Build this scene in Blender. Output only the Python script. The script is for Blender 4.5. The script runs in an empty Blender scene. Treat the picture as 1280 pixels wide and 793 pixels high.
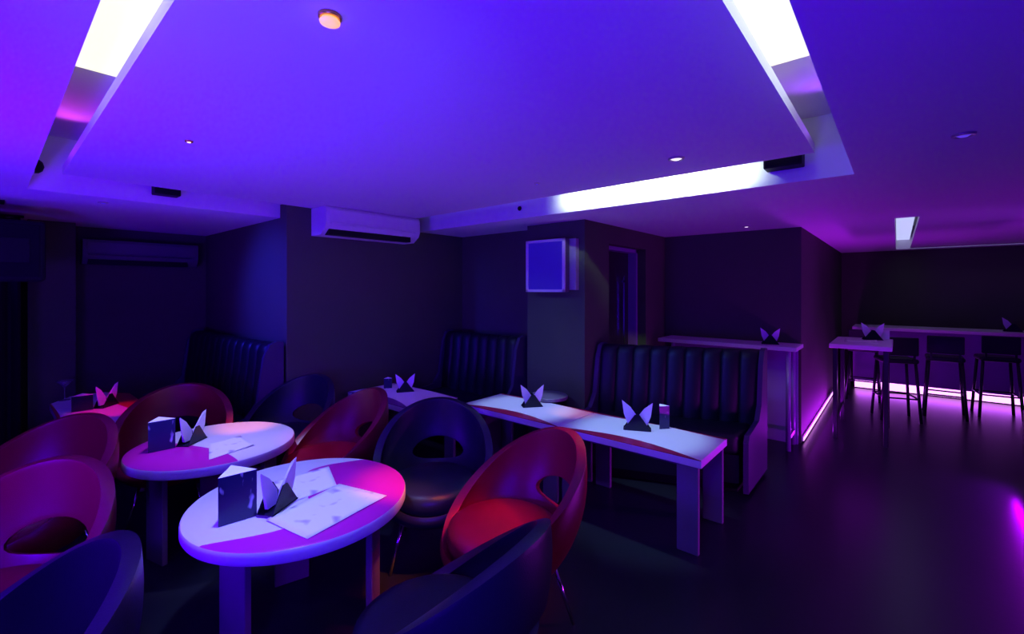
import bpy, bmesh, math, random
from math import sin, cos, pi, radians
from mathutils import Vector, Matrix

random.seed(4)
sc = bpy.context.scene
col = sc.collection

# ------------------------------------------------------------------ materials
def principled(name, color, rough=0.5, metal=0.0, spec=0.5, coat=0.0, bump=None, vary=0.0, vscale=8.0):
    m = bpy.data.materials.new(name); m.use_nodes = True
    nt = m.node_tree; b = nt.nodes['Principled BSDF']
    b.inputs['Base Color'].default_value = (*color, 1)
    b.inputs['Roughness'].default_value = rough
    b.inputs['Metallic'].default_value = metal
    b.inputs['Specular IOR Level'].default_value = spec
    b.inputs['Coat Weight'].default_value = coat
    tc = nt.nodes.new('ShaderNodeTexCoord')
    if vary > 0:
        n = nt.nodes.new('ShaderNodeTexNoise'); n.inputs['Scale'].default_value = vscale; n.inputs['Detail'].default_value = 4
        r = nt.nodes.new('ShaderNodeMix'); r.data_type = 'RGBA'
        r.inputs['A'].default_value = (*[c * (1 - vary) for c in color], 1)
        r.inputs['B'].default_value = (*[min(1, c * (1 + vary)) for c in color], 1)
        nt.links.new(tc.outputs['Object'], n.inputs['Vector'])
        nt.links.new(n.outputs['Fac'], r.inputs['Factor'])
        nt.links.new(r.outputs['Result'], b.inputs['Base Color'])
    if bump:
        n2 = nt.nodes.new('ShaderNodeTexNoise'); n2.inputs['Scale'].default_value = bump[0]; n2.inputs['Detail'].default_value = 3
        bp = nt.nodes.new('ShaderNodeBump'); bp.inputs['Strength'].default_value = bump[1]; bp.inputs['Distance'].default_value = 0.01
        nt.links.new(tc.outputs['Object'], n2.inputs['Vector'])
        nt.links.new(n2.outputs['Fac'], bp.inputs['Height'])
        nt.links.new(bp.outputs['Normal'], b.inputs['Normal'])
    return m

def emissive(name, color, strength, base=0.3):
    m = bpy.data.materials.new(name); m.use_nodes = True
    nt = m.node_tree; b = nt.nodes['Principled BSDF']
    b.inputs['Base Color'].default_value = (base, base, base, 1)
    b.inputs['Emission Color'].default_value = (*color, 1)
    b.inputs['Emission Strength'].default_value = strength
    return m

M = {}
M['floor'] = principled('floor_polished_dark', (0.015, 0.017, 0.024), 0.30, spec=0.26, vary=0.15, vscale=2.5, bump=(30, 0.03))
M['wall'] = principled('wall_dark_grey_paint', (0.085, 0.105, 0.062), 0.8, spec=0.2, vary=0.08, vscale=3, bump=(90, 0.08))
M['wall_dark'] = principled('wall_charcoal_paint', (0.02, 0.02, 0.022), 0.8, spec=0.2, vary=0.08, vscale=3, bump=(90, 0.08))
M['ceiling'] = principled('ceiling_white_paint', (0.78, 0.76, 0.78), 0.8, spec=0.15, bump=(120, 0.03))
M['cove'] = principled('cove_white_paint', (0.80, 0.80, 0.80), 0.5, spec=0.3)
M['red'] = principled('red_leather', (0.24, 0.003, 0.022), 0.36, spec=0.6, bump=(220, 0.10), vary=0.1, vscale=12)
M['black'] = principled('black_leather', (0.016, 0.020, 0.032), 0.36, spec=0.4, bump=(220, 0.10))
M['bench'] = principled('bench_black_leather', (0.008, 0.012, 0.014), 0.45, spec=0.35, bump=(200, 0.10))
M['chrome'] = principled('chrome', (0.75, 0.75, 0.78), 0.12, metal=1.0)
M['laminate'] = principled('white_laminate', (0.78, 0.76, 0.80), 0.35, spec=0.4)
M['legwood'] = principled('grey_laminate_leg', (0.17, 0.14, 0.19), 0.35, spec=0.4, vary=0.1)
M['paper'] = principled('white_paper', (0.84, 0.84, 0.86), 0.8, spec=0.1)
M['napkin'] = principled('napkin_paper', (0.82, 0.80, 0.86), 0.85, spec=0.05, bump=(60, 0.1))
M['plastic_white'] = principled('white_plastic', (0.72, 0.72, 0.72), 0.4)
M['plastic_grey'] = principled('grey_plastic', (0.35, 0.34, 0.36), 0.4)
M['plastic_dim'] = principled('grey_plastic_dark', (0.10, 0.10, 0.11), 0.5)
M['plastic_black'] = principled('black_plastic', (0.008, 0.008, 0.009), 0.55, spec=0.15)
M['holder'] = principled('black_acrylic', (0.006, 0.006, 0.02), 0.25, spec=0.3)
M['curtain'] = principled('black_cloth', (0.010, 0.010, 0.012), 0.9, spec=0.1, bump=(40, 0.2))
M['door'] = principled('dark_door', (0.02, 0.018, 0.02), 0.4)
M['bench_side'] = principled('bench_side_leatherette', (0.05, 0.025, 0.085), 0.55, spec=0.35)
M['bar_panel'] = principled('bar_panel', (0.26, 0.10, 0.40), 0.30, spec=0.4)
M['bar_leg'] = principled('black_metal', (0.012, 0.010, 0.016), 0.35, spec=0.4)
M['glass'] = principled('clear_glass', (0.9, 0.9, 0.95), 0.05, spec=0.5)
M['glass'].node_tree.nodes['Principled BSDF'].inputs['Transmission Weight'].default_value = 0.9
M['ring'] = principled('downlight_ring', (0.6, 0.55, 0.5), 0.3, metal=0.6)
M['brass'] = principled('brass_ring', (0.75, 0.45, 0.12), 0.25, metal=0.7)
M['cove_led'] = emissive('cove_led', (1.0, 1.0, 0.66), 1.12)
M['cove_led_dim'] = emissive('cove_led_cool', (0.55, 0.60, 1.0), 0.9)
M['amber'] = emissive('amber_lamp', (1.0, 0.42, 0.06), 1.25)
M['warm'] = emissive('warm_lamp', (1.0, 0.75, 0.35), 2.0)
M['whitelamp'] = emissive('white_lamp', (0.9, 0.85, 1.0), 1.6)
M['bluelamp'] = emissive('blue_lamp', (0.12, 0.05, 0.9), 0.7)
M['magenta_led'] = emissive('magenta_led', (0.85, 0.26, 1.0), 3.2)
M['screen'] = emissive('screen_blue', (0.012, 0.002, 0.42), 0.8); M['screen'].node_tree.nodes['Principled BSDF'].inputs['Base Color'].default_value = (.02, .02, .03, 1)

def swoosh(name, kind, p):
    """white laminate with a curved magenta-maroon field printed on it; kind 'round' or 'rect'"""
    m = principled(name, (0.78, 0.76, 0.80), 0.30, spec=0.4)
    nt = m.node_tree; b = nt.nodes['Principled BSDF']
    tc = nt.nodes.new('ShaderNodeTexCoord'); sp = nt.nodes.new('ShaderNodeSeparateXYZ')
    nt.links.new(tc.outputs['Object'], sp.inputs[0])
    def mth(op, a, c=None, d=None):
        n = nt.nodes.new('ShaderNodeMath'); n.operation = op
        for i, v in enumerate((a, c, d)):
            if v is None: continue
            if isinstance(v, (int, float)): n.inputs[i].default_value = v
            else: nt.links.new(v, n.inputs[i])
        return n.outputs[0]
    X, Y, Z = sp.outputs
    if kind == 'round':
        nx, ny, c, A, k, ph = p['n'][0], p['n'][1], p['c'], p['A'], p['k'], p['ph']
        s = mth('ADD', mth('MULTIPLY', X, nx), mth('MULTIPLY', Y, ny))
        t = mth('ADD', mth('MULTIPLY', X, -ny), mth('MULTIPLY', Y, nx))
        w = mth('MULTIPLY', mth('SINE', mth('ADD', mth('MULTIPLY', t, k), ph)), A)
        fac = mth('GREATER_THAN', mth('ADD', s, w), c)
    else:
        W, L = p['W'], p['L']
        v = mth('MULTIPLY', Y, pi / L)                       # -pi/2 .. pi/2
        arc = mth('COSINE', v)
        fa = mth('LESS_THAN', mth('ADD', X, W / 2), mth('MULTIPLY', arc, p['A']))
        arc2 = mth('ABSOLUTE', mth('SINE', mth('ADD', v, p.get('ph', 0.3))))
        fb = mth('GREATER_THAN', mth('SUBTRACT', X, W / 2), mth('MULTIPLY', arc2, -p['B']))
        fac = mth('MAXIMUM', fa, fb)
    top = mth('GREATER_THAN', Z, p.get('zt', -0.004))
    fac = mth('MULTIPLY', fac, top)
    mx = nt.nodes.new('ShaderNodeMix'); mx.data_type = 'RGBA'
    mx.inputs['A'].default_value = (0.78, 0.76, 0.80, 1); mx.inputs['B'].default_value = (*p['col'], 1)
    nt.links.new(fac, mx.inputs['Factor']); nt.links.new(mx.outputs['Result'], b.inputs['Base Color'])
    return m

# ------------------------------------------------------------------ mesh helpers
def link(o):
    col.objects.link(o); return o

def tag(o, label=None, cat=None, group=None, kind=None):
    if label: o['label'] = label
    if cat: o['category'] = cat
    if group: o['group'] = group
    if kind: o['kind'] = kind
    return o

def empty(name, loc=(0, 0, 0), rz=0.0, label=None, cat=None, group=None):
    o = bpy.data.objects.new(name, None); o.empty_display_size = 0.1
    o.location = loc; o.rotation_euler = (0, 0, rz)
    link(o); return tag(o, label, cat, group)

class MB:
    def __init__(s): s.bm = bmesh.new()
    def box(s, x0, x1, y0, y1, z0, z1, bev=0.0, seg=2, mat=None):
        r = bmesh.ops.create_cube(s.bm, size=1.0)
        vs = r['verts']
        bmesh.ops.scale(s.bm, vec=(x1 - x0, y1 - y0, z1 - z0), verts=vs)
        bmesh.ops.translate(s.bm, vec=((x0 + x1) / 2, (y0 + y1) / 2, (z0 + z1) / 2), verts=vs)
        if mat is not None: bmesh.ops.transform(s.bm, matrix=mat, verts=vs)
        if bev > 0:
            es = list({e for v in vs for e in v.link_edges})
            bmesh.ops.bevel(s.bm, geom=es, offset=bev, segments=seg, affect='EDGES', profile=0.5)
        return s
    def prism(s, pts, z0, z1, mat=None):
        lo = [s.bm.verts.new((x, y, z0)) for x, y in pts]
        hi = [s.bm.verts.new((x, y, z1)) for x, y in pts]
        n = len(pts)
        s.bm.faces.new(lo[::-1]); s.bm.faces.new(hi)
        for i in range(n):
            s.bm.faces.new((lo[i], lo[(i + 1) % n], hi[(i + 1) % n], hi[i]))
        if mat is not None: bmesh.ops.transform(s.bm, matrix=mat, verts=lo + hi)
        return s
    def lathe(s, prof, n=40, mat=None):
        rings = []; allv = []
        for r, z in prof:
            if r < 1e-6: ring = [s.bm.verts.new((0, 0, z))]
            else: ring = [s.bm.verts.new((r * cos(2 * pi * i / n), r * sin(2 * pi * i / n), z)) for i in range(n)]
            rings.append(ring); allv += ring
        for a, b in zip(rings[:-1], rings[1:]):
            for i in range(n):
                j = (i + 1) % n
                if len(a) == 1 and len(b) == 1: continue
                if len(a) == 1: s.bm.faces.new((a[0], b[j], b[i]))
                elif len(b) == 1: s.bm.faces.new((a[i], a[j], b[0]))
                else: s.bm.faces.new((a[i], a[j], b[j], b[i]))
        if mat is not None: bmesh.ops.transform(s.bm, matrix=mat, verts=allv)
        return s
    def tube(s, p0, p1, r0, r1=None, n=12):
        r1 = r0 if r1 is None else r1
        p0, p1 = Vector(p0), Vector(p1); d = (p1 - p0); L = d.length
        q = Vector((0, 0, 1)).rotation_difference(d.normalized()).to_matrix().to_4x4()
        return s.lathe([(0, 0), (r0, 0), (r1, L), (0, L)], n, Matrix.Translation(p0) @ q)
    def build(s, name, mat, parent=None, smooth=False, loc=None):
        bmesh.ops.recalc_face_normals(s.bm, faces=s.bm.faces)
        me = bpy.data.meshes.new(name); s.bm.to_mesh(me); s.bm.free()
        me.materials.append(mat)
        if smooth:
            for f in me.polygons: f.use_smooth = True
        o = bpy.data.objects.new(name, me); link(o)
        if parent is not None: o.parent = parent
        if loc is not None: o.location = loc
        return o

def auto_smooth(o, ang=35):
    m = o.modifiers.new('edge_split', 'EDGE_SPLIT'); m.split_angle = radians(ang)
    for f in o.data.polygons: f.use_smooth = True
    return o

def copy_tree(o, parent=None):
    c = o.copy(); col.objects.link(c)
    if parent is not None: c.parent = parent
    for ch in list(o.children): copy_tree(ch, c)
    return c

def struct(name, mb, mat, smooth=False):
    return tag(mb.build(name, mat, smooth=smooth), kind='structure')

# ------------------------------------------------------------------ room shell
ZC, ZP, ZT = 2.25, 2.35, 2.62           # low ceiling, floating panel, top of the cove
struct('floor', MB().box(-2.6, 10.2, -4.2, 6.9, -0.1, 0), M['floor'])

TX0, TX1, TY0, TY1 = 0.165, 3.18, 0.185, 4.26      # recess
SX0, SX1, SY1 = 5.40, 9.62, 0.02                   # second recess (L-shaped slot)
SLX = 9.47
c = MB()
c.box(-2.6, TX0, -4.2, 6.9, ZC, ZT)
c.box(TX0, TX1, -4.2, TY0, ZC, ZT)
c.box(TX0, TX1, TY1, 6.9, ZC, ZT)
c.box(TX1, SX0, -4.2, 6.9, ZC, ZT)
c.box(SX0, SX1, SY1, 6.9, ZC, ZT)
c.box(SX1, 10.2, -4.2, 6.9, ZC, ZT)
c.box(SX0, SLX, -4.2, SY1 - 0.17, ZC, ZC + 0.05)   # panel between the slots
c.box(-2.6, 10.2, -4.2, 6.9, ZT, ZT + 0.1)
struct('ceiling', c, M['ceiling'])
struct('ceiling_panel', MB().box(0.315, 2.95, 0.345, 4.115, ZP, ZP + 0.05), M['ceiling'])

# walls
struct('wall_left', MB().box(-2.7, -2.6, -4.2, 6.9, 0, ZC), M['wall_dark'])
struct('wall_back', MB().box(-2.6, 10.2, -4.3, -4.2, 0, ZC), M['wall_dark'])
struct('wall_alcove', MB().box(-2.6, 1.73, 6.4, 6.9, 0, ZC).box(0.24, 0.56, 6.1, 6.4, 0, ZC), M['wall'])
w = MB().prism([(1.73, 4.12), (3.85, 4.12), (3.85, 6.9), (1.73, 6.9)], 0, ZC)
w.box(1.73, 2.72, 4.12, 4.26, ZC, ZP + 0.02)
struct('wall_corner', w, M['wall'])
w = MB().box(3.85, 5.5, 2.88, 6.9, 0, ZC)
struct('wall_recess', w, M['wall'])
# pillar with doorway: pieces round the door opening (X 4.06..4.93 on the Y=2.2 face)
w = MB().box(3.6, 4.06, 2.2, 2.88, 0, ZC).box(4.93, 5.5, 2.2, 2.88, 0, ZC).box(4.06, 4.93, 2.2, 2.88, 2.06, ZC).box(4.06, 4.93, 2.5, 2.88, 0, 2.06)
struct('wall_pillar', w, M['wall'])
struct('wall_bar', MB().box(5.5, 9.9, 0.76, 6.9, 0, ZC), M['wall'])
struct('wall_far', MB().box(9.9, 10.2, -4.2, 0.76, 0, ZC), M['wall'])

# door leaf in its opening
d = tag(MB().box(4.08, 4.91, 2.40, 2.45, 0, 2.04, 0.004).build('door_1', M['door']), kind='structure')
f = MB().box(4.06, 4.10, 2.30, 2.47, 0, 2.06).box(4.89, 4.93, 2.30, 2.47, 0, 2.06).box(4.06, 4.93, 2.30, 2.47, 2.02, 2.06)
tag(f.build('door_frame', M['bar_panel']), kind='structure')
h = MB().box(4.72, 4.735, 2.36, 2.375, 0.4, 1.75).box(4.72, 4.735, 2.36, 2.41, 0.45, 0.47).box(4.72, 4.735, 2.36, 2.41, 1.68, 1.70)
h.build('door_handle', M['chrome'], d)

# ------------------------------------------------------------------ cove lights (glowing slabs standing in for the LED-lit recess top)
def slab_light(name, box, mat, label):
    x0, x1, y0, y1, z0, z1 = box
    r = empty(name, ((x0 + x1) / 2, (y0 + y1) / 2, z0), 0, label, 'cove light')
    cx, cy = r.location.x, r.location.y
    e = 0.008
    if x1 - x0 < 0.05:      # stands on a side of the recess
        MB().box(x0 - cx + .012, x1 - cx, y0 - cy, y1 - cy, 0, z1 - z0).build('backing', M['plastic_white'], r)
        MB().box(x0 - cx, x0 - cx + .012, y0 - cy, y1 - cy, 0, z1 - z0).build('diffuser', mat, r)
    else:
        MB().box(x0 - cx, x1 - cx, y0 - cy, y1 - cy, .012, z1 - z0).build('backing', M['plastic_white'], r)
        MB().box(x0 - cx, x1 - cx, y0 - cy, y1 - cy, 0, .012).build('diffuser', mat, r)
    return r
slab_light('cove_light', (TX0 + .005, 0.44, 0.25, 2.75, 2.585, 2.615), M['cove_led'], 'bright white cove light in the ceiling recess above the round tables')
slab_light('cove_light', (0.45, 2.25, TY0 + .005, 0.48, 2.585, 2.615), M['cove_led'], 'bright white cove light in the ceiling recess nearest the plain violet ceiling')
slab_light('cove_light', (SX0 + .01, SX1 - .01, SY1 - .165, SY1 - .005, 2.40, 2.43), M['cove_led_dim'], 'pale blue cove light in the small slot above the bar tables')
slab_light('cove_light', (SLX + .01, SX1 - .01, -3.6, SY1 - .2, 2.40, 2.43), M['cove_led_dim'], 'thin pale cove light along the far bar wall')

# black boxes fixed inside the recess
def box_speaker(loc, size, label):
    r = empty('ceiling_speaker', loc, 0, label, 'speaker')
    sx, sy, sz = size
    MB().box(-sx / 2, sx / 2, -sy / 2, sy / 2, 0, sz, .006).build('cabinet', M['plastic_black'], r)
    if sx < sy: MB().box(-sx / 2 - .006, -sx / 2, -sy / 2 + .012, sy / 2 - .012, .01, sz - .01, .002).build('grille', M['curtain'], r)
    else: MB().box(-sx / 2 + .012, sx / 2 - .012, -sy / 2 - .006, -sy / 2, .01, sz - .01, .002).build('grille', M['curtain'], r)
    return r
box_speaker((3.12, 0.52, 2.33), (0.11, 0.20, 0.13), 'black box speaker in the corner of the bright ceiling recess')
box_speaker((0.88, 4.20, 2.31), (0.16, 0.11, 0.11), 'small black box speaker on the violet edge of the recess by the alcove')
def dome(name, loc, rot, r0, label, cat, mat):
    r = empty(name, loc, 0, label, cat); r.rotation_euler = rot
    MB().lathe([(0, 0), (r0 * 1.25, 0), (r0 * 1.25, .012), (r0, .014)], 28).build('base', M['plastic_white'], r)
    MB().lathe([(r0, .012), (r0 * .92, .012 + r0 * .45), (r0 * .6, .012 + r0 * .82), (0, .012 + r0)], 28).build('dome', mat, r, smooth=True)
    return r
dome('security_camera', (3.178, 2.62, 2.34), (0, -pi / 2, 0), 0.022, 'small dark dome camera on the recess edge left of the long bright strip', 'camera', M['plastic_black'])
dome('ceiling_sensor', (TX0 + .002, 3.92, 2.34), (0, pi / 2, 0), 0.045, 'black round sensor near the recess corner above the far octagonal table', 'sensor', M['plastic_black'])

# downlights
def downlight(x, y, z, r0, lampmat, ring, label, deep=True):
    r = empty('downlight', (x, y, z), 0, label, 'ceiling light', 'recessed ceiling lights')
    MB().lathe([(r0 * .72, -.001), (r0 * .78, -.010), (r0, -.008), (r0 * 1.04, 0), (r0 * .72, -.0005)], 32).build('ring', ring, r, smooth=True)
    MB().lathe([(0, -.012), (r0 * .35, -.011), (r0 * .72, -.002), (0, -.0005)], 32).build('lamp', lampmat, r, smooth=True)
    return r
dl = downlight(0.61, 1.18, ZP, 0.030, M['amber'], M['brass'], 'glowing amber downlight in the violet ceiling panel above the round tables')
MB().lathe([(.021, -.010), (.027, -.016), (.026, -.021), (.014, -.025), (0, -.026)], 32).build('bulb', M['amber'], dl, smooth=True)
downlight(0.66, 2.71, ZP, 0.018, M['warm'], M['brass'], 'tiny warm downlight in the violet panel near the recess with the black sensor')
downlight(2.56, 0.96, ZP, 0.045, M['whitelamp'], M['ring'], 'unlit-looking ringed downlight in the panel beside the long bright strip')
downlight(2.52, 1.93, ZP, 0.020, M['bluelamp'], M['ring'], 'very small dim downlight in the panel behind the ringed one')
downlight(5.08, 1.18, ZC, 0.035, M['whitelamp'], M['ring'], 'bright pinpoint downlight in the low ceiling before the bar wall')
downlight(2.66, -0.21, ZC, 0.038, M['bluelamp'], M['ring'], 'blue downlight alone in the dark violet ceiling')
downlight(0.56, 4.49, ZC, 0.030, M['bluelamp'], M['ring'], 'faint blue downlight in the low alcove ceiling')

# ------------------------------------------------------------------ air conditioners
def ac_unit(name, loc, w, h, dpt, label, mat='plastic_white', rz=0):
    r = empty(name, loc, rz, label, 'air conditioner')
    # side profile (y forward = -), extruded along x
    prof = [(0, 0.0), (-dpt * .62, 0.0), (-dpt * .92, h * .22), (-dpt, h * .40), (-dpt, h * .88), (-dpt * .93, h), (0, h)]
    m = Matrix(((0, 0, 1, 0), (1, 0, 0, 0), (0, 1, 0, 0), (0, 0, 0, 1)))
    auto_smooth(MB().prism(prof, 0, w, m).build('casing', M[mat], r))
    fp = MB().box(.03, w - .03, -dpt - .010, -dpt, h * .42, h * .90, .004).build('front_panel', M[mat], r)
    MB().box(.04, w - .10, -dpt * .90, -dpt * .64, -.002, h * .20).build('air_outlet', M['plastic_black'], r)
    fl = MB().box(.04, w - .06, -.045, .0, -.005, .005, .003).build('louvre', M[mat], fp)
    fl.location = (0, -dpt * .93, h * .36); fl.rotation_euler = (radians(-20), 0, 0)
    return r
ac_unit('air_conditioner', (1.95, 4.12, 2.095), 1.03, 0.25, 0.28, 'white wall air conditioner below the violet ceiling, on the corner wall')
ac = ac_unit('air_conditioner', (0.62, 6.40, 1.86), 0.98, 0.25, 0.2, 'dim air conditioner on the back wall of the dark alcove', 'plastic_dim')

# ------------------------------------------------------------------ wall screen on the pillar
t = empty('wall_screen', (3.6, 2.56, 1.575), 0, 'square wall screen in a pale frame glowing blue on the pillar', 'screen')
MB().box(-.06, 0, -.30, .22, .02, .50, .004).build('mount_box', M['plastic_grey'], t)
hs = MB().box(-.13, -.06, -.235, .225, .0, .50, .012).build('housing', M['plastic_dim'], t)
fr = MB()
for a in ((-.235, -.205, 0, .50), (.195, .225, 0, .50), (-.235, .225, 0, .025), (-.235, .225, .475, .50)):
    fr.box(-.145, -.13, a[0], a[1], a[2], a[3], .003)
fr = fr.build('frame', M['plastic_white'], hs)
MB().box(-.137, -.13, -.205, .195, .025, .475).build('screen', M['screen'], hs)

# ------------------------------------------------------------------ loudspeaker and black curtain at the left
s = empty('loudspeaker', (-0.02, 5.0, 1.66), 0, 'large black loudspeaker hung under the ceiling beside the alcove', 'loudspeaker')
MB().box(-.30, .30, -.22, .22, 0, .44, .02).build('cabinet', M['plastic_black'], s)
MB().box(-.27, .27, -.235, -.22, .03, .41, .006).build('grille', M['curtain'], s)
MB().box(.06, .22, -.242, -.235, .13, .31, .004).build('horn', M['plastic_black'], s)
b = MB().box(-.05, .05, -.05, .05, .44, .575).box(-.10, .10, -.08, .08, .575, .588)
b.build('bracket', M['curtain'], s)
cu = MB(); n = 60
pts = [(-0.9 + 1.08 * i / n, 5.62 + .028 * sin(i * 1.25)) for i in range(n + 1)]
cu.prism(pts + [(x, y + .02) for x, y in pts[::-1]], 0.01, 2.2)
tag(cu.build('curtain', M['curtain'], smooth=False), 'black full-height curtain below the loudspeaker', 'curtain')
r_ = MB().tube((-0.95, 5.63, 2.215), (0.2, 5.63, 2.215), .012)
tag(r_.build('curtain_rail', M['plastic_black']), 'black rail holding the curtain', 'curtain rail')

# ------------------------------------------------------------------ tub chair
def shell_point(th, t):
    # th = 0 at the back (-x), t 0 bottom .. 1 rim (tilted plane)
    cx, sy = -cos(th), sin(th)
    xr, yr = -0.025 + 0.335 * cx, 0.345 * sy
    zr = 0.583 - 0.74 * xr
    xb, yb, zb = 0.0 + 0.215 * cx, 0.215 * sy, 0.27
    e = sin(t * pi / 2) ** 0.9
    zt = t ** 1.05
    bulge = 0.02 * sin(pi * t)
    return Vector((xb + (xr - xb) * e + bulge * cx, yb + (yr - yb) * e + bulge * sy, zb + (zr - zb) * zt))

def shell_mesh():
    bm = bmesh.new(); NT, NZ = 96, 28
    tc_, hw, hh = 0.45, 0.60, 0.125
    def inside(th, t):
        a = ((th + pi) % (2 * pi)) - pi
        return math.hypot(a / hw, (t - tc_) / hh)
    par = {}; grid = []
    for j in range(NZ + 1):
        row = []
        for i in range(NT):
            th = 2 * pi * i / NT; t = j / NZ
            v = bm.verts.new((0, 0, 0)); par[v] = [th, t]; row.append(v)
        grid.append(row)
    kill = []
    for j in range(NZ):
        for i in range(NT):
            k = (i + 1) % NT
            fc = bm.faces.new((grid[j][i], grid[j][k], grid[j + 1][k], grid[j + 1][i]))
            th = 2 * pi * (i + .5) / NT; t = (j + .5) / NZ
            if inside(th, t) < 1.0: kill.append(fc)
    bmesh.ops.delete(bm, geom=kill, context='FACES')
    for e in bm.edges:
        if e.is_boundary:
            for v in e.verts:
                th, t = par[v]
                if 0.02 < t < 0.98:
                    a = ((th + pi) % (2 * pi)) - pi
                    q = inside(th, t)
                    if q > 0: par[v] = [a / q, tc_ + (t - tc_) / q]
    for v in list(bm.verts):
        if not v.link_faces: bm.verts.remove(v); continue
        v.co = shell_point(*par[v])
    # base plate closing the underside
    low = [v for v in bm.verts if abs(v.co.z - 0.27) < 1e-5]
    low.sort(key=lambda v: math.atan2(v.co.y, v.co.x))
    ctr = bm.verts.new((0, 0, .27))
    for a, b2 in zip(low, low[1:] + low[:1]): bm.faces.new((ctr, b2, a))
    bmesh.ops.recalc_face_normals(bm, faces=bm.faces)
    me = bpy.data.meshes.new('shell'); bm.to_mesh(me); bm.free()
    for p_ in me.polygons: p_.use_smooth = True
    return me

def make_chair(mat):
    r = empty('tub_chair')
    o = bpy.data.objects.new('shell', shell_mesh()); link(o); o.parent = r; o.data.materials.append(mat)
    sm = o.modifiers.new('thick', 'SOLIDIFY'); sm.thickness = 0.045; sm.offset = -0.2
    bv = o.modifiers.new('soft', 'BEVEL'); bv.width = 0.016; bv.segments = 3; bv.limit_method = 'ANGLE'; bv.angle_limit = radians(50)
    cush = MB().lathe([(0, .32), (.22, .32), (.265, .35), (.28, .40), (.268, .445), (.225, .468), (.12, .476), (0, .478)], 48,
                      Matrix.Translation((.032, 0, 0))).build('seat', mat, r, smooth=True)
    for sx in (-1, 1):
        for sy in (-1, 1):
            MB().tube((sx * .155, sy * .155, .285), (sx * .235, sy * .215, 0.0), .0105, .0085).build('leg', M['chrome'], r, smooth=True)
    return r

red0 = make_chair(M['red']); blk0 = make_chair(M['black'])
used = set()
def put_chair(kind, cx, cy, dx, dy, label, group):
    p0 = red0 if kind == 'red' else blk0
    o = p0 if kind not in used else copy_tree(p0)
    used.add(kind)
    o.location = (cx, cy, 0); o.rotation_euler = (0, 0, math.atan2(dy, dx))
    tag(o, label, 'chair', group)
    return o
G1 = 'tub chairs round the tables'
put_chair('red', 0.12, 3.48, -.75, -.66, 'red tub chair in front of the far octagonal table, behind the large open-backed red chair', G1)
put_chair('red', -0.02, 2.57, -.7, -.7, 'large red tub chair with open back and a chrome leg, beside the cut-off black one', G1)
put_chair('black', -0.08, 1.74, -1, -.02, 'black tub chair cut off by the picture edge, next to the large open-backed red chair', G1)
put_chair('red', 0.88, 3.99, -.4, -.92, 'red tub chair behind the rear round table, before the dark bench in the alcove', G1)
put_chair('black', 1.56, 3.76, -.92, -.38, 'black tub chair with a small open back by the corner wall', G1)
put_chair('red', 1.57, 3.01, -1, .05, 'red tub chair between two black ones, by the rear round table and the wall table', G1)
put_chair('black', 1.78, 2.16, -.72, -.7, 'black tub chair facing the front round table, before the long table end', G1)
put_chair('red', 1.68, 1.46, -.93, .36, 'bright red tub chair beside the long table, its seat turned to the front round table', G1)
put_chair('black', 1.01, 1.19, -.15, .99, 'black tub chair nearest the camera, in front of the bright red one', G1)

# ------------------------------------------------------------------ tables
ZR = 0.60
def leg_plank(r, x, y, ang, w, h, th=.03, zb=0.0):
    m = Matrix.Translation((x, y, 0)) @ Matrix.Rotation(ang, 4, 'Z')
    MB().box(-w / 2, w / 2, -th / 2, th / 2, zb, h, .003, 1, m).build('leg', M['legwood'], r)

def round_table(cx, cy, R, mat, label):
    r = empty('round_table', (cx, cy, 0), 0, label, 'table')
    prof = [(0, -.06), (R - .012, -.06), (R - .004, -.055), (R, -.047), (R, -.013), (R - .004, -.004), (R - .012, 0), (0, 0)]
    top = auto_smooth(MB().lathe(prof, 96).build('tabletop', mat, r), 30)
    top.location = (0, 0, ZR)
    for a in (-45, 75, 195):
        A = radians(a)
        leg_plank(r, .335 * cos(A), .335 * sin(A), A + pi / 2, .17, ZR - .06)
    MB().prism([(.30 * cos(radians(a)), .30 * sin(radians(a))) for a in (-45, 75, 195)], ZR - .085, ZR - .06).build('underframe', M['legwood'], r)
    return r
magenta = (0.55, 0.012, 0.36)
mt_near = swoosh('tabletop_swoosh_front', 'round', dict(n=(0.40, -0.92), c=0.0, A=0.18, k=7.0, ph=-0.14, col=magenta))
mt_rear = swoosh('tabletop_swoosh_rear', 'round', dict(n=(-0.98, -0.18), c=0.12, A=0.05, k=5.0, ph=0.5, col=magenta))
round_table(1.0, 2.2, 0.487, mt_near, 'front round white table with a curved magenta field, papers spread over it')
round_table(0.97, 3.39, 0.467, mt_rear, 'rear round white table with a magenta patch under its dark tent card')

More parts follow.
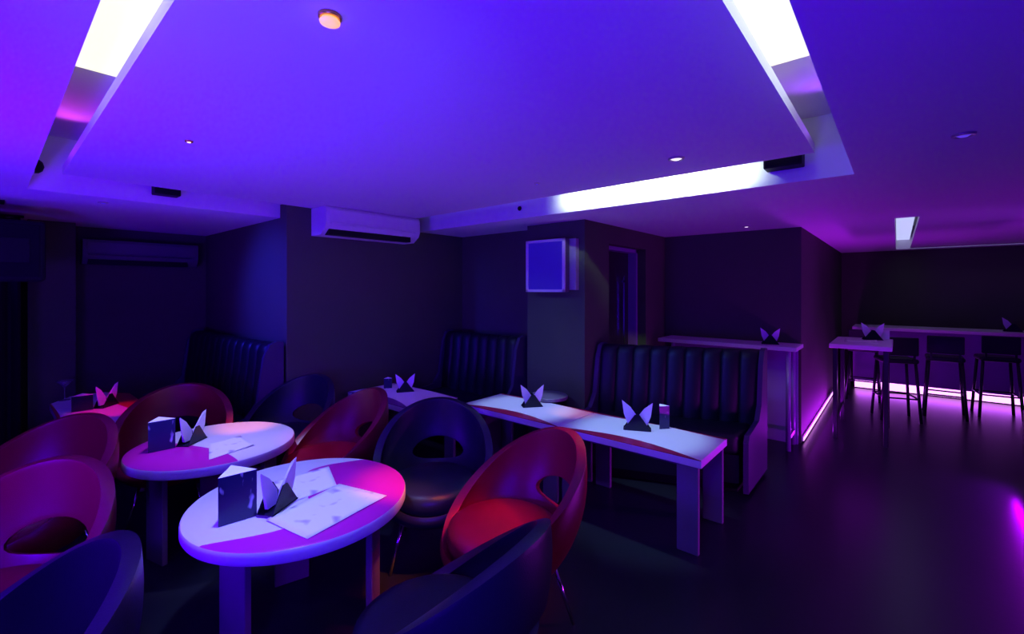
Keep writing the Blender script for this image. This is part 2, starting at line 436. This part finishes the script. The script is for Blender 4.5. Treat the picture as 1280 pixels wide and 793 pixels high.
maroon = (0.26, 0.008, 0.05)
mt_rect = swoosh('tabletop_swoosh_long', 'rect', dict(W=.53, L=1.03, A=.105, B=.035, col=maroon, ph=.3))
def rect_table(x0, x1, y0, y1, z, mat, label, group, name='bar_table', chamfer=0, plank=.13):
    cx, cy = (x0 + x1) / 2, (y0 + y1) / 2; w, l = x1 - x0, y1 - y0
    r = empty(name, (cx, cy, 0), 0, label, 'table', group)
    if chamfer:
        k = chamfer
        pts = [(-w/2+k, -l/2), (w/2-k, -l/2), (w/2, -l/2+k*1.7), (w/2, l/2-k*1.7), (w/2-k, l/2), (-w/2+k, l/2), (-w/2, l/2-k*1.7), (-w/2, -l/2+k*1.7)]
        tp = MB().prism(pts, -.05, 0).build('tabletop', mat, r)
    else:
        tp = MB().box(-w / 2, w / 2, -l / 2, l / 2, -.05, 0, .003, 1).build('tabletop', mat, r)
    tp.location = (0, 0, z)
    ix, iy = w / 2 - .02 - chamfer * .5, l / 2 - .02 - plank / 2 - chamfer * .9
    for sx in (-1, 1):
        for sy in (-1, 1):
            leg_plank(r, sx * ix, sy * iy, pi / 2, plank, z - .05)
    MB().box(-w / 2 + .04 + chamfer, w / 2 - .04 - chamfer, -l / 2 + .06 + chamfer, l / 2 - .06 - chamfer, z - .072, z - .05).build('underframe', M['legwood'], r)
    return r
ZL = 0.58
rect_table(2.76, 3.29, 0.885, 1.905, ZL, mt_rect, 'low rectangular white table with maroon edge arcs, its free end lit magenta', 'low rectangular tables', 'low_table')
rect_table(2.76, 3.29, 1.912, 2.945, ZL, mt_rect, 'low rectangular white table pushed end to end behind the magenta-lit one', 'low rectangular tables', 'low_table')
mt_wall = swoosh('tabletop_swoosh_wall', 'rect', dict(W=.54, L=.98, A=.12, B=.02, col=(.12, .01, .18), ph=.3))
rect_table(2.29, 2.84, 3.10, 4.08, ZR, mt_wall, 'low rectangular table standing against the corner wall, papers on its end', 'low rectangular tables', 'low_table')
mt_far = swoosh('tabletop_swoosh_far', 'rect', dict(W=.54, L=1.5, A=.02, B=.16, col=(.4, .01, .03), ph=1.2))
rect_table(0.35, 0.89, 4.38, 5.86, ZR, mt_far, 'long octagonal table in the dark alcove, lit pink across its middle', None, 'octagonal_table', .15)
# small round side table between the pillar and the low tables
st = empty('side_table', (3.41, 2.47, 0), 0, 'small round side table squeezed between the low tables and the pillar', 'table')
auto_smooth(MB().lathe([(0, .585), (.17, .585), (.175, .59), (.175, .612), (.17, .617), (0, .617)], 48).build('tabletop', M['legwood'], st), 30)
MB().lathe([(0, 0), (.13, 0), (.13, .012), (.03, .025), (.022, .05), (.022, .56), (.08, .585), (0, .585)], 32).build('pedestal', M['plastic_black'], st, smooth=True)

# ------------------------------------------------------------------ tufted benches
def bench(loc, L, depth, backh, n, shear, label, seat_h=.47, skew=0.0):
    r = empty('banquette_bench', loc, 0, label, 'bench', 'tufted black banquettes')
    def sh(mb):
        for v in mb.bm.verts: v.co.x += shear * v.co.y
        return mb
    def grid(N, fn):
        mb = MB()
        rows = []
        for row in N: rows.append([mb.bm.verts.new(fn(*p_)) for p_ in row])
        for a, b_ in zip(rows[:-1], rows[1:]):
            for i in range(len(a) - 1): mb.bm.faces.new((a[i], a[i + 1], b_[i + 1], b_[i]))
        return mb
    # channelled backrest: closed profile swept along y with a fluted front
    K = n * 12
    prof = [(0.14, .12), (0.14, backh - .03), (.125, backh - .008), (.09, backh), (.045, backh - .004), (.012, backh - .03), (-.004, backh - .08),
            (-.02, backh * .78), (-.045, backh * .60), (-.06, seat_h + .03), (-.06, seat_h - .1)]
    mb = MB(); rows = []
    for i in range(K + 1):
        y = L * i / K; ph = (i % 12) / 12 if i < K else 0
        fl = abs(sin(pi * (i / 12.0))) ** .45
        row = []
        for j, (x, z) in enumerate(prof):
            wgt = 1.0 if j >= 4 else 0.0
            row.append(mb.bm.verts.new((x - .030 * fl * wgt + .02 * wgt, y, z - (.012 * (1 - fl) if j in (3, 4, 5) else 0))))
        rows.append(row)
    for a, b_ in zip(rows[:-1], rows[1:]):
        for j in range(len(prof) - 1): mb.bm.faces.new((a[j], a[j + 1], b_[j + 1], b_[j]))
    mb.bm.faces.new(rows[0]); mb.bm.faces.new(rows[-1][::-1])
    auto_smooth(sh(mb).build('backrest', M['bench'], r), 60)
    # seat cushion with rounded front
    auto_smooth(sh(MB().box(-depth, -.035, .03, L - .03, seat_h - .16, seat_h, .045, 4)).build('seat', M['bench'], r), 60)
    # plinth
    sh(MB().box(-depth + .03, .12, .035, L - .035, .09, seat_h - .16)).build('base', M['bench'], r)
    sh(MB().box(-depth + .10, .10, .06, L - .06, 0, .09)).build('plinth', M['plastic_black'], r)
    # end panels: low seat side with a rounded front, rising to the back
    pr = [(-depth - .005, .03), (.145, .03), (.145, backh + .005), (.09, backh + .012), (.03, backh - .01), (-.02, backh - .12), (-.075, seat_h + .16), (-.16, seat_h + .045), (-depth * .7, seat_h + .015), (-depth + .03, seat_h + .0), (-depth - .005, seat_h - .05)]
    m = Matrix(((1, 0, 0, 0), (0, 0, 1, 0), (0, 1, 0, 0), (0, 0, 0, 1)))
    sh(MB().prism(pr, -.035, .0, m)).build('end_panel', M['bench_side'], r)
    sh(MB().prism(pr, L, L + .035, m)).build('end_panel', M['bench_side'], r)
    return r
bench((4.28, 0.90, 0), 1.24, .50, 1.08, 9, -.40, 'long tufted black bench behind the magenta-lit low table')
bench((3.52, 2.97, 0), 1.10, .52, 1.11, 8, 0, 'tufted black bench in the wall recess left of the pillar with the screen')
bench((1.56, 4.16, 0), 1.98, .44, 1.13, 12, -.03, 'dark black bench against the blue-lit side of the alcove')

# ------------------------------------------------------------------ napkin holders, napkins, tent cards, papers
def tri_prism(mb, pts2, x0, x1, m=None):
    """polygon in the y-z plane extruded in x"""
    mm = Matrix(((0, 0, 1, 0), (1, 0, 0, 0), (0, 1, 0, 0), (0, 0, 0, 1)))
    mb.prism(pts2, x0, x1, (m @ mm) if m is not None else mm); return mb
HOLD = None
def napkin_holder(x, y, z, ang, s, label, nl, nr, style='x'):
    global HOLD
    if HOLD is None:
        r = empty('napkin_holder')
        tri_prism(MB(), [(-.07, .004), (.07, .004), (.012, .085), (-.012, .085)], .026, .030).build('side_plate', M['holder'], r)
        tri_prism(MB(), [(-.07, .004), (.07, .004), (.012, .085), (-.012, .085)], -.030, -.026).build('side_plate', M['holder'], r)
        MB().box(-.032, .032, -.072, .072, 0, .006, .002).build('base', M['holder'], r)
        HOLD = r; o = r
    else:
        o = copy_tree(HOLD)
    o.location = (x, y, z); o.rotation_euler = (0, 0, ang); o.scale = (s, s, s)
    tag(o, label, 'napkin holder', 'black napkin holders')
    for side, lab in ((1, nl), (-1, nr)):
        if not lab: continue
        mb = MB()
        if style == 'x':
            for q in range(4):
                off = q * .0035; k = .004 * q
                tri_prism(mb, [(side * -.012, .012), (side * .045, .012), (side * (.070 - k), .075), (side * (.080 - k), .150 - k), (side * .036, .116 - k), (side * -.004, .062)],
                          -.007 + off + side * .012, -.0055 + off + side * .012)
        else:
            for q in range(3):
                k = .006 * q
                tri_prism(mb, [(side * .006, .012), (side * .032, .012), (side * (.034 - k), .10), (side * (.026), .160 - 2 * k), (side * .012, .125), (side * .004, .08)],
                          -.006 + q * .004 + side * .011, -.0045 + q * .004 + side * .011)
        n_ = mb.build('folded_napkin', M['napkin'])
        n_.location = (x, y, z + .002); n_.rotation_euler = (0, 0, ang); n_.scale = (s, s, s)
        tag(n_, lab, 'napkin', 'folded white napkins')
    return o
def facing(px_ang): return px_ang
VA = lambda x, y: math.atan2(y, x)          # bearing from the camera: holder's broad side turned to it
def nh(x, y, z, s, where, extra=0.0, style='x', two=True):
    napkin_holder(x, y, z, VA(x, y) + extra, s, 'black napkin holder ' + where,
                  'white folded napkin leaning left in the holder ' + where,
                  ('white folded napkin leaning right in the holder ' + where) if two else None, style)

CARD = None
def tent_card(x, y, z, ang, w, h, mat, where, name='tent_card'):
    r = empty(name, (x, y, z), ang, where, 'menu card', 'dark tent cards')
    # three-sided standing card
    R_ = w / math.sqrt(3)
    P = [(R_ * cos(radians(a)), R_ * sin(radians(a))) for a in (180 + 60, 180 - 60, 0)]
    MB().prism(P, .001, h).build('card', mat, r)
    MB().prism([(p_[0] * 1.02, p_[1] * 1.02) for p_ in P], h, h + .0015).build('top_edge', M['paper'], r)
    return r
def card_mat():
    m = principled('tent_card_print', (0.015, 0.015, 0.07), 0.25, spec=0.5)
    nt = m.node_tree; b_ = nt.nodes['Principled BSDF']
    tc = nt.nodes.new('ShaderNodeTexCoord'); mp = nt.nodes.new('ShaderNodeMapping'); mp.inputs['Scale'].default_value = (1, 1, .45)
    v = nt.nodes.new('ShaderNodeTexNoise'); v.inputs['Scale'].default_value = 34.0; v.inputs['Detail'].default_value = 1.0
    rp = nt.nodes.new('ShaderNodeValToRGB'); rp.color_ramp.elements[0].position = .66; rp.color_ramp.elements[0].color = (.014, .014, .08, 1)
    rp.color_ramp.elements[1].position = .80; rp.color_ramp.elements[1].color = (.5, .5, .75, 1)
    nt.links.new(tc.outputs['Object'], mp.inputs[0]); nt.links.new(mp.outputs[0], v.inputs['Vector'])
    nt.links.new(v.outputs['Fac'], rp.inputs[0]); nt.links.new(rp.outputs[0], b_.inputs['Base Color'])
    return m
M['card'] = card_mat()

e = 0.001
# front round table
tent_card(0.705, 2.195, ZR + e, VA(.725, 2.19) + radians(12), .145, .205, M['card'], 'dark printed tent card standing on the front round table')
nh(0.862, 2.148, ZR + .0042, 1.28, 'on the front round table', .95, 'x')
# rear round table
tent_card(0.705, 3.50, ZR + e, VA(.705, 3.5) + radians(8), .135, .185, M['card'], 'dark printed tent card standing on the rear round table')
nh(0.87, 3.50, ZR + e, 1.25, 'on the rear round table', .95, 'x')
# wall table
nh(2.66, 3.66, ZR + e, 1.15, 'on the table against the corner wall', 0.1, 'x')
tent_card(2.64, 3.92, ZR + e, VA(2.64, 3.9), .08, .10, M['card'], 'small dark card on the table against the corner wall')
# low tables
nh(3.09, 2.42, ZL + e, 1.25, 'on the rear low table', .25, 'x')
nh(3.08, 1.44, ZL + e, 1.35, 'on the magenta-lit low table', 0, 'x')
tent_card(3.23, 1.31, ZL + e, VA(3.2, 1.33) + .5, .08, .165, M['card'], 'narrow dark card behind the napkins on the magenta-lit low table')
# octagonal table
nh(0.66, 5.14, ZR + e, 1.25, 'on the pink-lit octagonal table', .95, 'x')
tent_card(0.51, 5.12, ZR + e, VA(.53, 5.1), .13, .125, M['holder'], 'black card box beside the pink napkins on the octagonal table')
# glass on the octagonal table
g = empty('cocktail_glass', (0.45, 5.70, ZR + e), 0, 'stemmed cocktail glass at the dark end of the octagonal table', 'glass')
MB().lathe([(0, 0), (.04, 0), (.04, .003), (.006, .008)], 28).build('foot', M['glass'], g, smooth=True)
MB().lathe([(.006, .008), (.0045, .02), (.0045, .10), (.008, .115)], 20).build('stem', M['glass'], g, smooth=True)
MB().lathe([(.006, .115), (.052, .165), (.062, .178), (.059, .178), (.045, .165), (0, .121)], 32).build('bowl', M['glass'], g, smooth=True)

# papers
def sheet_obj(name, quad, z, label, group=None, curl=.004, cat='paper', mat='paper', n=10):
    cx = sum(p_[0] for p_ in quad) / 4; cy = sum(p_[1] for p_ in quad) / 4
    mb = MB(); G = []
    for lay in (0, 1):
        g_ = []
        for j in range(n + 1):
            row = []
            for i in range(n + 1):
                u, v = i / n, j / n
                x = (quad[0][0] * (1 - u) + quad[1][0] * u) * (1 - v) + (quad[3][0] * (1 - u) + quad[2][0] * u) * v - cx
                y = (quad[0][1] * (1 - u) + quad[1][1] * u) * (1 - v) + (quad[3][1] * (1 - u) + quad[2][1] * u) * v - cy
                zz = curl * (.5 + .5 * sin(5.1 * u + 2.3 * v)) * (0.3 + u * v) + (0.0006 if lay else 0)
                row.append(mb.bm.verts.new((x, y, zz)))
            g_.append(row)
        G.append(g_)
    for j in range(n):
        for i in range(n):
            a = G[1]; mb.bm.faces.new((a[j][i], a[j][i + 1], a[j + 1][i + 1], a[j + 1][i]))
            a = G[0]; mb.bm.faces.new((a[j][i], a[j + 1][i], a[j + 1][i + 1], a[j][i + 1]))
    for i in range(n):
        for a, b_ in (((0, i), (0, i + 1)), ((n, i + 1), (n, i)), ((i + 1, 0), (i, 0)), ((i, n), (i + 1, n))):
            mb.bm.faces.new((G[0][a[0]][a[1]], G[0][b_[0]][b_[1]], G[1][b_[0]][b_[1]], G[1][a[0]][a[1]]))
    o = mb.build(name, M[mat], smooth=True, loc=(cx, cy, z))
    return tag(o, label, cat, group)
def paper_mat():
    m = principled('menu_print', (0.84, 0.84, 0.86), 0.75, spec=0.1)
    nt = m.node_tree; b_ = nt.nodes['Principled BSDF']
    tc = nt.nodes.new('ShaderNodeTexCoord'); v = nt.nodes.new('ShaderNodeTexNoise'); v.inputs['Scale'].default_value = 11; v.inputs['Detail'].default_value = 1
    rp = nt.nodes.new('ShaderNodeValToRGB'); rp.color_ramp.elements[0].position = .30; rp.color_ramp.elements[0].color = (.45, .35, .55, 1)
    rp.color_ramp.elements[1].position = .40; rp.color_ramp.elements[1].color = (.84, .84, .86, 1)
    nt.links.new(tc.outputs['Object'], v.inputs['Vector']); nt.links.new(v.outputs['Fac'], rp.inputs[0]); nt.links.new(rp.outputs[0], b_.inputs['Base Color'])
    return m
M['menu'] = paper_mat()

# pixel -> table helper used once to read the sheets' corners: values below are metres on the table tops
sheet_obj('menu_sheet', [(1.255, 1.870), (0.830, 1.788), (0.779, 2.067), (1.172, 2.172)], ZR + .0032, 'large white menu sheet spread over the front round table edge', 'menu sheets', .004, mat='menu')
sheet_obj('menu_sheet', [(1.253, 2.437), (1.157, 2.168), (0.935, 2.15), (0.93, 2.47)], ZR + .0012, 'white menu sheet beside the napkins on the front round table, half under the larger one', 'menu sheets', .0015, mat='menu')
sheet_obj('menu_sheet', [(0.93, 3.375), (0.843, 3.062), (1.11, 3.123), (1.12, 3.40)], ZR + .0012, 'white menu sheet lying on the rear round table', 'menu sheets', .006, mat='menu')
sheet_obj('menu_sheet', [(2.31, 4.04), (2.31, 3.80), (2.56, 3.82), (2.56, 4.05)], ZR + .0012, 'menu sheet curled on the wall end of the table against the corner wall', 'menu sheets', .02, mat='menu')

# ------------------------------------------------------------------ bar side
# wall counter behind the long bench
b = empty('wall_counter', (5.3, 1.42, 0), 0, 'bar-height counter shelf along the wall behind the long bench', 'counter')
MB().box(-.22, .20, -.68, .70, .995, 1.035, .004, 1).build('countertop', M['laminate'], b)
for x, y in ((-.14, -.60), (.12, -.60), (-.14, .55)):
    MB().tube((x, y, 0), (x, y, .995), .022).build('leg', M['bar_panel'], b, smooth=True)
MB().box(-.14, .12, -.62, -.58, .12, .16).build('foot_rail', M['bar_panel'], b)
MB().box(.14, .165, -.64, .66, 0.0, .995).build('back_panel', M['bar_panel'], b)
nh(5.26, 1.00, 1.036, 1.1, 'on the wall counter behind the bench', .1, 'x')

def high_table(cx, cy, w, l, h, label):
    r = empty('high_table', (cx, cy, 0), 0, label, 'table')
    MB().box(-w / 2, w / 2, -l / 2, l / 2, h - .045, h, .004, 1).build('tabletop', M['laminate'], r)
    for sx in (-1, 1):
        for sy in (-1, 1):
            MB().box(sx * (w / 2 - .06) - .03, sx * (w / 2 - .06) + .03, sy * (l / 2 - .05) - .02, sy * (l / 2 - .05) + .02, 0, h - .045, .004, 1).build('leg', M['bar_leg'], r)
    for sy in (-1, 1):
        MB().box(-w / 2 + .08, w / 2 - .08, sy * (l / 2 - .05) - .012, sy * (l / 2 - .05) + .012, .20, .225).build('foot_rail', M['bar_leg'], r)
    return r
high_table(6.36, 0.30, 0.95, 0.52, 1.02, 'high bar table by the magenta-lit wall, napkins and papers on top')
nh(6.62, 0.22, 1.021, 1.3, 'on the high bar table', .2, 'x')
sheet_obj('menu_sheet', [(6.15, .45), (6.15, .15), (6.45, .18), (6.45, .46)], 1.0212, 'menu sheet lying on the high bar table', 'menu sheets', .012, mat='menu')
tent_card(6.74, 0.13, 1.021, VA(6.7, .1), .12, .11, M['paper'], 'pale card standing behind the napkins on the high bar table')

b = empty('bar_counter', (9.2, -1.55, 0), 0, 'long far bar counter with a pale top and a magenta glow at its foot', 'counter')
MB().box(-.22, .45, -2.4, 2.1, .965, 1.01, .004, 1).build('countertop', M['laminate'], b)
MB().box(-.06, .40, -2.4, 2.1, .14, .965).build('front_panel', M['bar_panel'], b)
MB().box(.03, .38, -2.4, 2.1, 0, .14).build('plinth', M['plastic_black'], b)
MB().box(.005, .03, -2.38, 2.08, .015, .135).build('led_strip', M['magenta_led'], b)
nh(9.3, -1.22, 1.011, 1.3, 'on the far bar counter', .2, 'x', False)

ls = empty('led_strip', (7.0, 0.752, 0.02), 0, 'magenta light strip along the foot of the bar wall', 'light strip')
MB().box(-1.48, 1.9, -.008, .006, 0, .05).build('channel', M['plastic_white'], ls)
MB().box(-1.48, 1.9, -.014, -.008, .006, .030).build('diffuser', M['magenta_led'], ls)

# bar stools
def make_stool():
    r = empty('bar_stool')
    MB().box(-.17, .17, -.18, .18, .70, .76, .025, 3).build('seat', M['bench'], r, smooth=False)
    MB().box(-.185, -.155, -.17, .17, .80, 1.02, .012, 2).build('backrest', M['bench'], r)
    fr = MB()
    for sy in (-1, 1): fr.box(-.18, -.16, sy * .13 - .01, sy * .13 + .01, .72, .95)
    fr.build('back_frame', M['bar_leg'], r)
    for sx in (-1, 1):
        for sy in (-1, 1):
            MB().tube((sx * .14, sy * .15, .70), (sx * .18, sy * .19, 0), .016).build('leg', M['bar_leg'], r, smooth=True)
    f_ = MB()
    for sy in (-1, 1): f_.tube((-.165, sy * .177, .28), (.165, sy * .177, .28), .010)
    for sx in (-1, 1): f_.tube((sx * .168, -.175, .28), (sx * .168, .175, .28), .010)
    f_.build('footrest', M['bar_leg'], r, smooth=True)
    return r
s0 = make_stool()
stools = [(7.35, 0.02, .3, 'dark bar stool beside the high bar table, before the far counter'),
          (7.9, -0.45, .0, 'dark bar stool second from the bar wall, before the far counter'),
          (8.3, -0.95, .1, 'dark bar stool third from the bar wall, before the far counter'),
          (8.35, 0.38, .0, 'dark bar stool seen between the legs of the high bar table')]
for i, (x, y, a, lab) in enumerate(stools):
    o = s0 if i == 0 else copy_tree(s0)
    o.location = (x, y, 0); o.rotation_euler = (0, 0, a)
    tag(o, lab, 'stool', 'dark bar stools')

# low bench with under-lighting at the right edge
b = empty('low_bench', (5.36, -0.80, 0), 0, 'low black bench at the picture edge with a magenta light strip under it', 'bench')
MB().box(-2.6, .35, -.62, 0, .14, .60, .03, 3).build('seat', M['bench'], b)
MB().box(-2.5, .28, -.55, -.09, 0, .14).build('plinth', M['plastic_black'], b)
MB().box(-2.45, .25, -.088, -.075, .03, .11).build('led_strip', M['magenta_led'], b)

# ------------------------------------------------------------------ lights
def area(name, loc, target, size, power, color, sy=None, spread=180):
    L = bpy.data.lights.new(name, 'AREA'); L.energy = power; L.color = color; L.size = size
    if sy: L.shape = 'RECTANGLE'; L.size_y = sy
    L.spread = radians(spread)
    o = bpy.data.objects.new(name, L); link(o); o.location = loc
    o.rotation_euler = (Vector(target) - Vector(loc)).to_track_quat('-Z', 'Y').to_euler()
    return o
def spot(name, loc, target, power, color, angle, blend=.6, size=.04):
    L = bpy.data.lights.new(name, 'SPOT'); L.energy = power; L.color = color; L.spot_size = radians(angle); L.spot_blend = blend; L.shadow_soft_size = size
    o = bpy.data.objects.new(name, L); link(o); o.location = loc
    o.rotation_euler = (Vector(target) - Vector(loc)).to_track_quat('-Z', 'Y').to_euler()
    return o
# blue-violet wash thrown up at the ceiling by added unseen lamps
area('added_wash_left', (-0.7, 2.4, 1.0), (0.5, 2.6, 2.3), 0.5, 85, (0.075, 0.0, 1.0))
area('added_wash_camera', (-0.3, 0.3, 1.1), (1.4, 1.7, 2.35), 0.5, 36, (0.045, 0.0, 1.0))
area('added_wash_bar', (6.2, -2.6, 0.9), (5.8, -1.0, 2.3), 0.5, 6, (0.25, 0.0, 1.0))
area('added_wash_alcove', (-0.5, 4.9, 1.5), (0.5, 5.0, 2.3), 0.4, 7, (0.06, 0.0, 1.0), None, 110)  # added to lift the low alcove ceiling
spot('added_spot_tables', (-0.9, -0.3, 1.9), (1.0, 2.4, .5), 60, (0.07, 0.0, 1.0), 60, .8, .1)  # added violet fill from the camera side for the table edges
spot('added_spot_low_tables', (1.1, 0.8, 2.22), (2.76, 1.7, .55), 70, (0.16, 0.06, 1.0), 44, .8, .05)  # added below the ceiling to brighten the low tables' front edge
spot('added_spot_bar_wall', (5.6, -2.6, 1.8), (5.7, 1.4, 1.65), 110, (0.36, 0.03, 1.0), 50, 1.0, .1)  # added purple light for the bar wall and pillar face
spot('added_spot_panel', (-0.2, 0.5, 1.2), (0.72, 1.6, 2.35), 14, (0.40, 0.42, 1.0), 56, 1.0, .1)  # added to give the panel a lavender glow near the cove
# cove light: tubes lying on the floating panel wash the side of the recess
area('cove_wash', (2.90, 1.42, 2.44), (3.18, 1.42, 2.37), 1.3, 10, (0.80, 1.0, 0.84), .03, 90)
area('cove_wash', (0.27, 1.6, 2.57), (0.27, 1.6, 2.0), 2.2, 5, (0.6, 0.7, 1.0), .06)  # added below the LED slab to brighten the panel's side
area('cove_wash', (1.3, 0.29, 2.57), (1.3, 0.29, 2.0), 1.7, 4, (0.6, 0.75, 1.0), .06)  # added like the one above, for the other arm
spot('added_cove_pink', (0.30, 3.9, 2.48), (0.36, 3.2, 2.62), 8, (0.7, 0.05, 1.0), 80, .9)  # added lamp, tints the unlit end of the cove
spot('added_cove_violet', (2.9, 0.28, 2.46), (2.3, 0.36, 2.62), 8, (0.3, 0.05, 1.0), 80, .9)  # added lamp, violet tint at the other cove end
# added blue-lavender spots over the tables, no fixtures there
LAV = (0.36, 0.36, 1.0)
spot('table_spot', (0.75, 2.0, 2.30), (0.95, 2.2, .6), 135, (.30,.37,1.0), 42)
spot('table_spot', (0.95, 3.2, 2.30), (1.0, 3.39, .6), 120, (.40,.40,1.0), 40)
spot('table_spot', (3.0, 1.4, 2.20), (3.02, 1.4, .6), 95, (0.30, .55, .85), 38)
spot('table_spot', (3.0, 2.4, 2.20), (3.02, 2.45, .6), 85, (0.36, .55, 1.0), 36)
spot('table_spot', (2.56, 3.5, 2.30), (2.6, 3.6, .6), 26, (.34, .14, 1.0), 36)
spot('table_spot', (0.6, 4.9, 2.22), (0.62, 5.2, .6), 8, (.12, .03, 1.0), 50)
# warm / red accents
spot('accent_red', (1.55, 1.0, 2.30), (1.42, 1.95, .6), 250, (1.0, .20, .03), 17, .95)
spot('accent_red', (1.9, 0.9, 2.30), (1.52, 1.55, .45), 120, (1.0, .0, .01), 24, .9)
spot('accent_red', (2.7, 0.5, 2.1), (1.95, 1.35, .5), 120, (1.0, .0, .05), 20, .9)  # extra spot added to redden the chair's outer shell
spot('accent_salmon', (1.1, 2.9, 2.30), (1.25, 3.66, .6), 160, (1.0, .22, .05), 17, .9)
spot('accent_pink', (0.7, 4.3, 2.22), (0.68, 4.95, .6), 90, (1.0, .0, .10), 20, .7)
spot('accent_salmon', (3.05, 1.6, 2.20), (3.17, 2.05, .58), 50, (1.0, .35, .10), 16, .9)
spot('accent_red', (1.75, 2.6, 2.28), (1.5, 3.06, .45), 30, (1.0, .0, .02), 22, .9)
# blue side light in the alcove, added soft blue on the pillar
spot('alcove_blue', (0.2, 4.3, 2.15), (1.73, 4.5, 1.5), 240, (.02, .02, 1.0), 62, 1.0)
spot('pillar_blue', (1.9, 3.3, 2.2), (3.6, 2.5, 0.9), 34, (.20, .34, 1.0), 44, 1.0)
spot('bench_blue', (2.2, 1.7, 2.2), (4.05, 1.4, 0.75), 70, (.05, .16, 1.0), 40, 1.0)
# magenta strip light
area('strip_light_wall', (6.9, 0.70, .06), (6.9, .2, .5), 3.0, 10, (.45, .0, 1.0), .04)
area('strip_light_wall', (6.6, 0.66, .04), (6.6, .72, 1.0), 2.2, 20, (.45, .01, 1.0), .04)
area('strip_light_bar', (9.15, -1.6, .10), (7.0, -1.6, .0), 4.2, 6, (.4, .01, 1.0), .04)
area('strip_light_bench', (4.0, -0.72, .14), (4.0, -.20, .0), 2.8, 26, (.45, .0, 1.0), .04)
spot('added_spot_magenta', (4.3, -1.2, 1.1), (3.3, 0.9, .4), 110, (.55, .0, 1.0), 36, .9)  # added spot without fixture, tints table end and bench side magenta

w = bpy.data.worlds.new('dark_room'); sc.world = w; w.use_nodes = True
w.node_tree.nodes['Background'].inputs[0].default_value = (0.02, 0.01, 0.06, 1)
w.node_tree.nodes['Background'].inputs[1].default_value = 0.3

# ------------------------------------------------------------------ camera
cd = bpy.data.cameras.new('camera'); cam = bpy.data.objects.new('camera', cd); link(cam)
cam.location = (0, 0, 1.6)
cam.rotation_euler = (radians(90), 0, math.atan2(482, 562) - pi / 2)
cd.sensor_width = 36; cd.lens = 562 / 1280 * 36; cd.shift_y = -34.5 / 1280; cd.clip_start = 0.02
sc.camera = cam
sc.view_settings.view_transform = 'Standard'; sc.view_settings.look = 'None'
sc.view_settings.exposure = 0; sc.view_settings.gamma = 1; sc.view_settings.use_curve_mapping = False
sc.cycles.use_denoising = True
sc.cycles.max_bounces = 6
sc.cycles.sample_clamp_indirect = 4
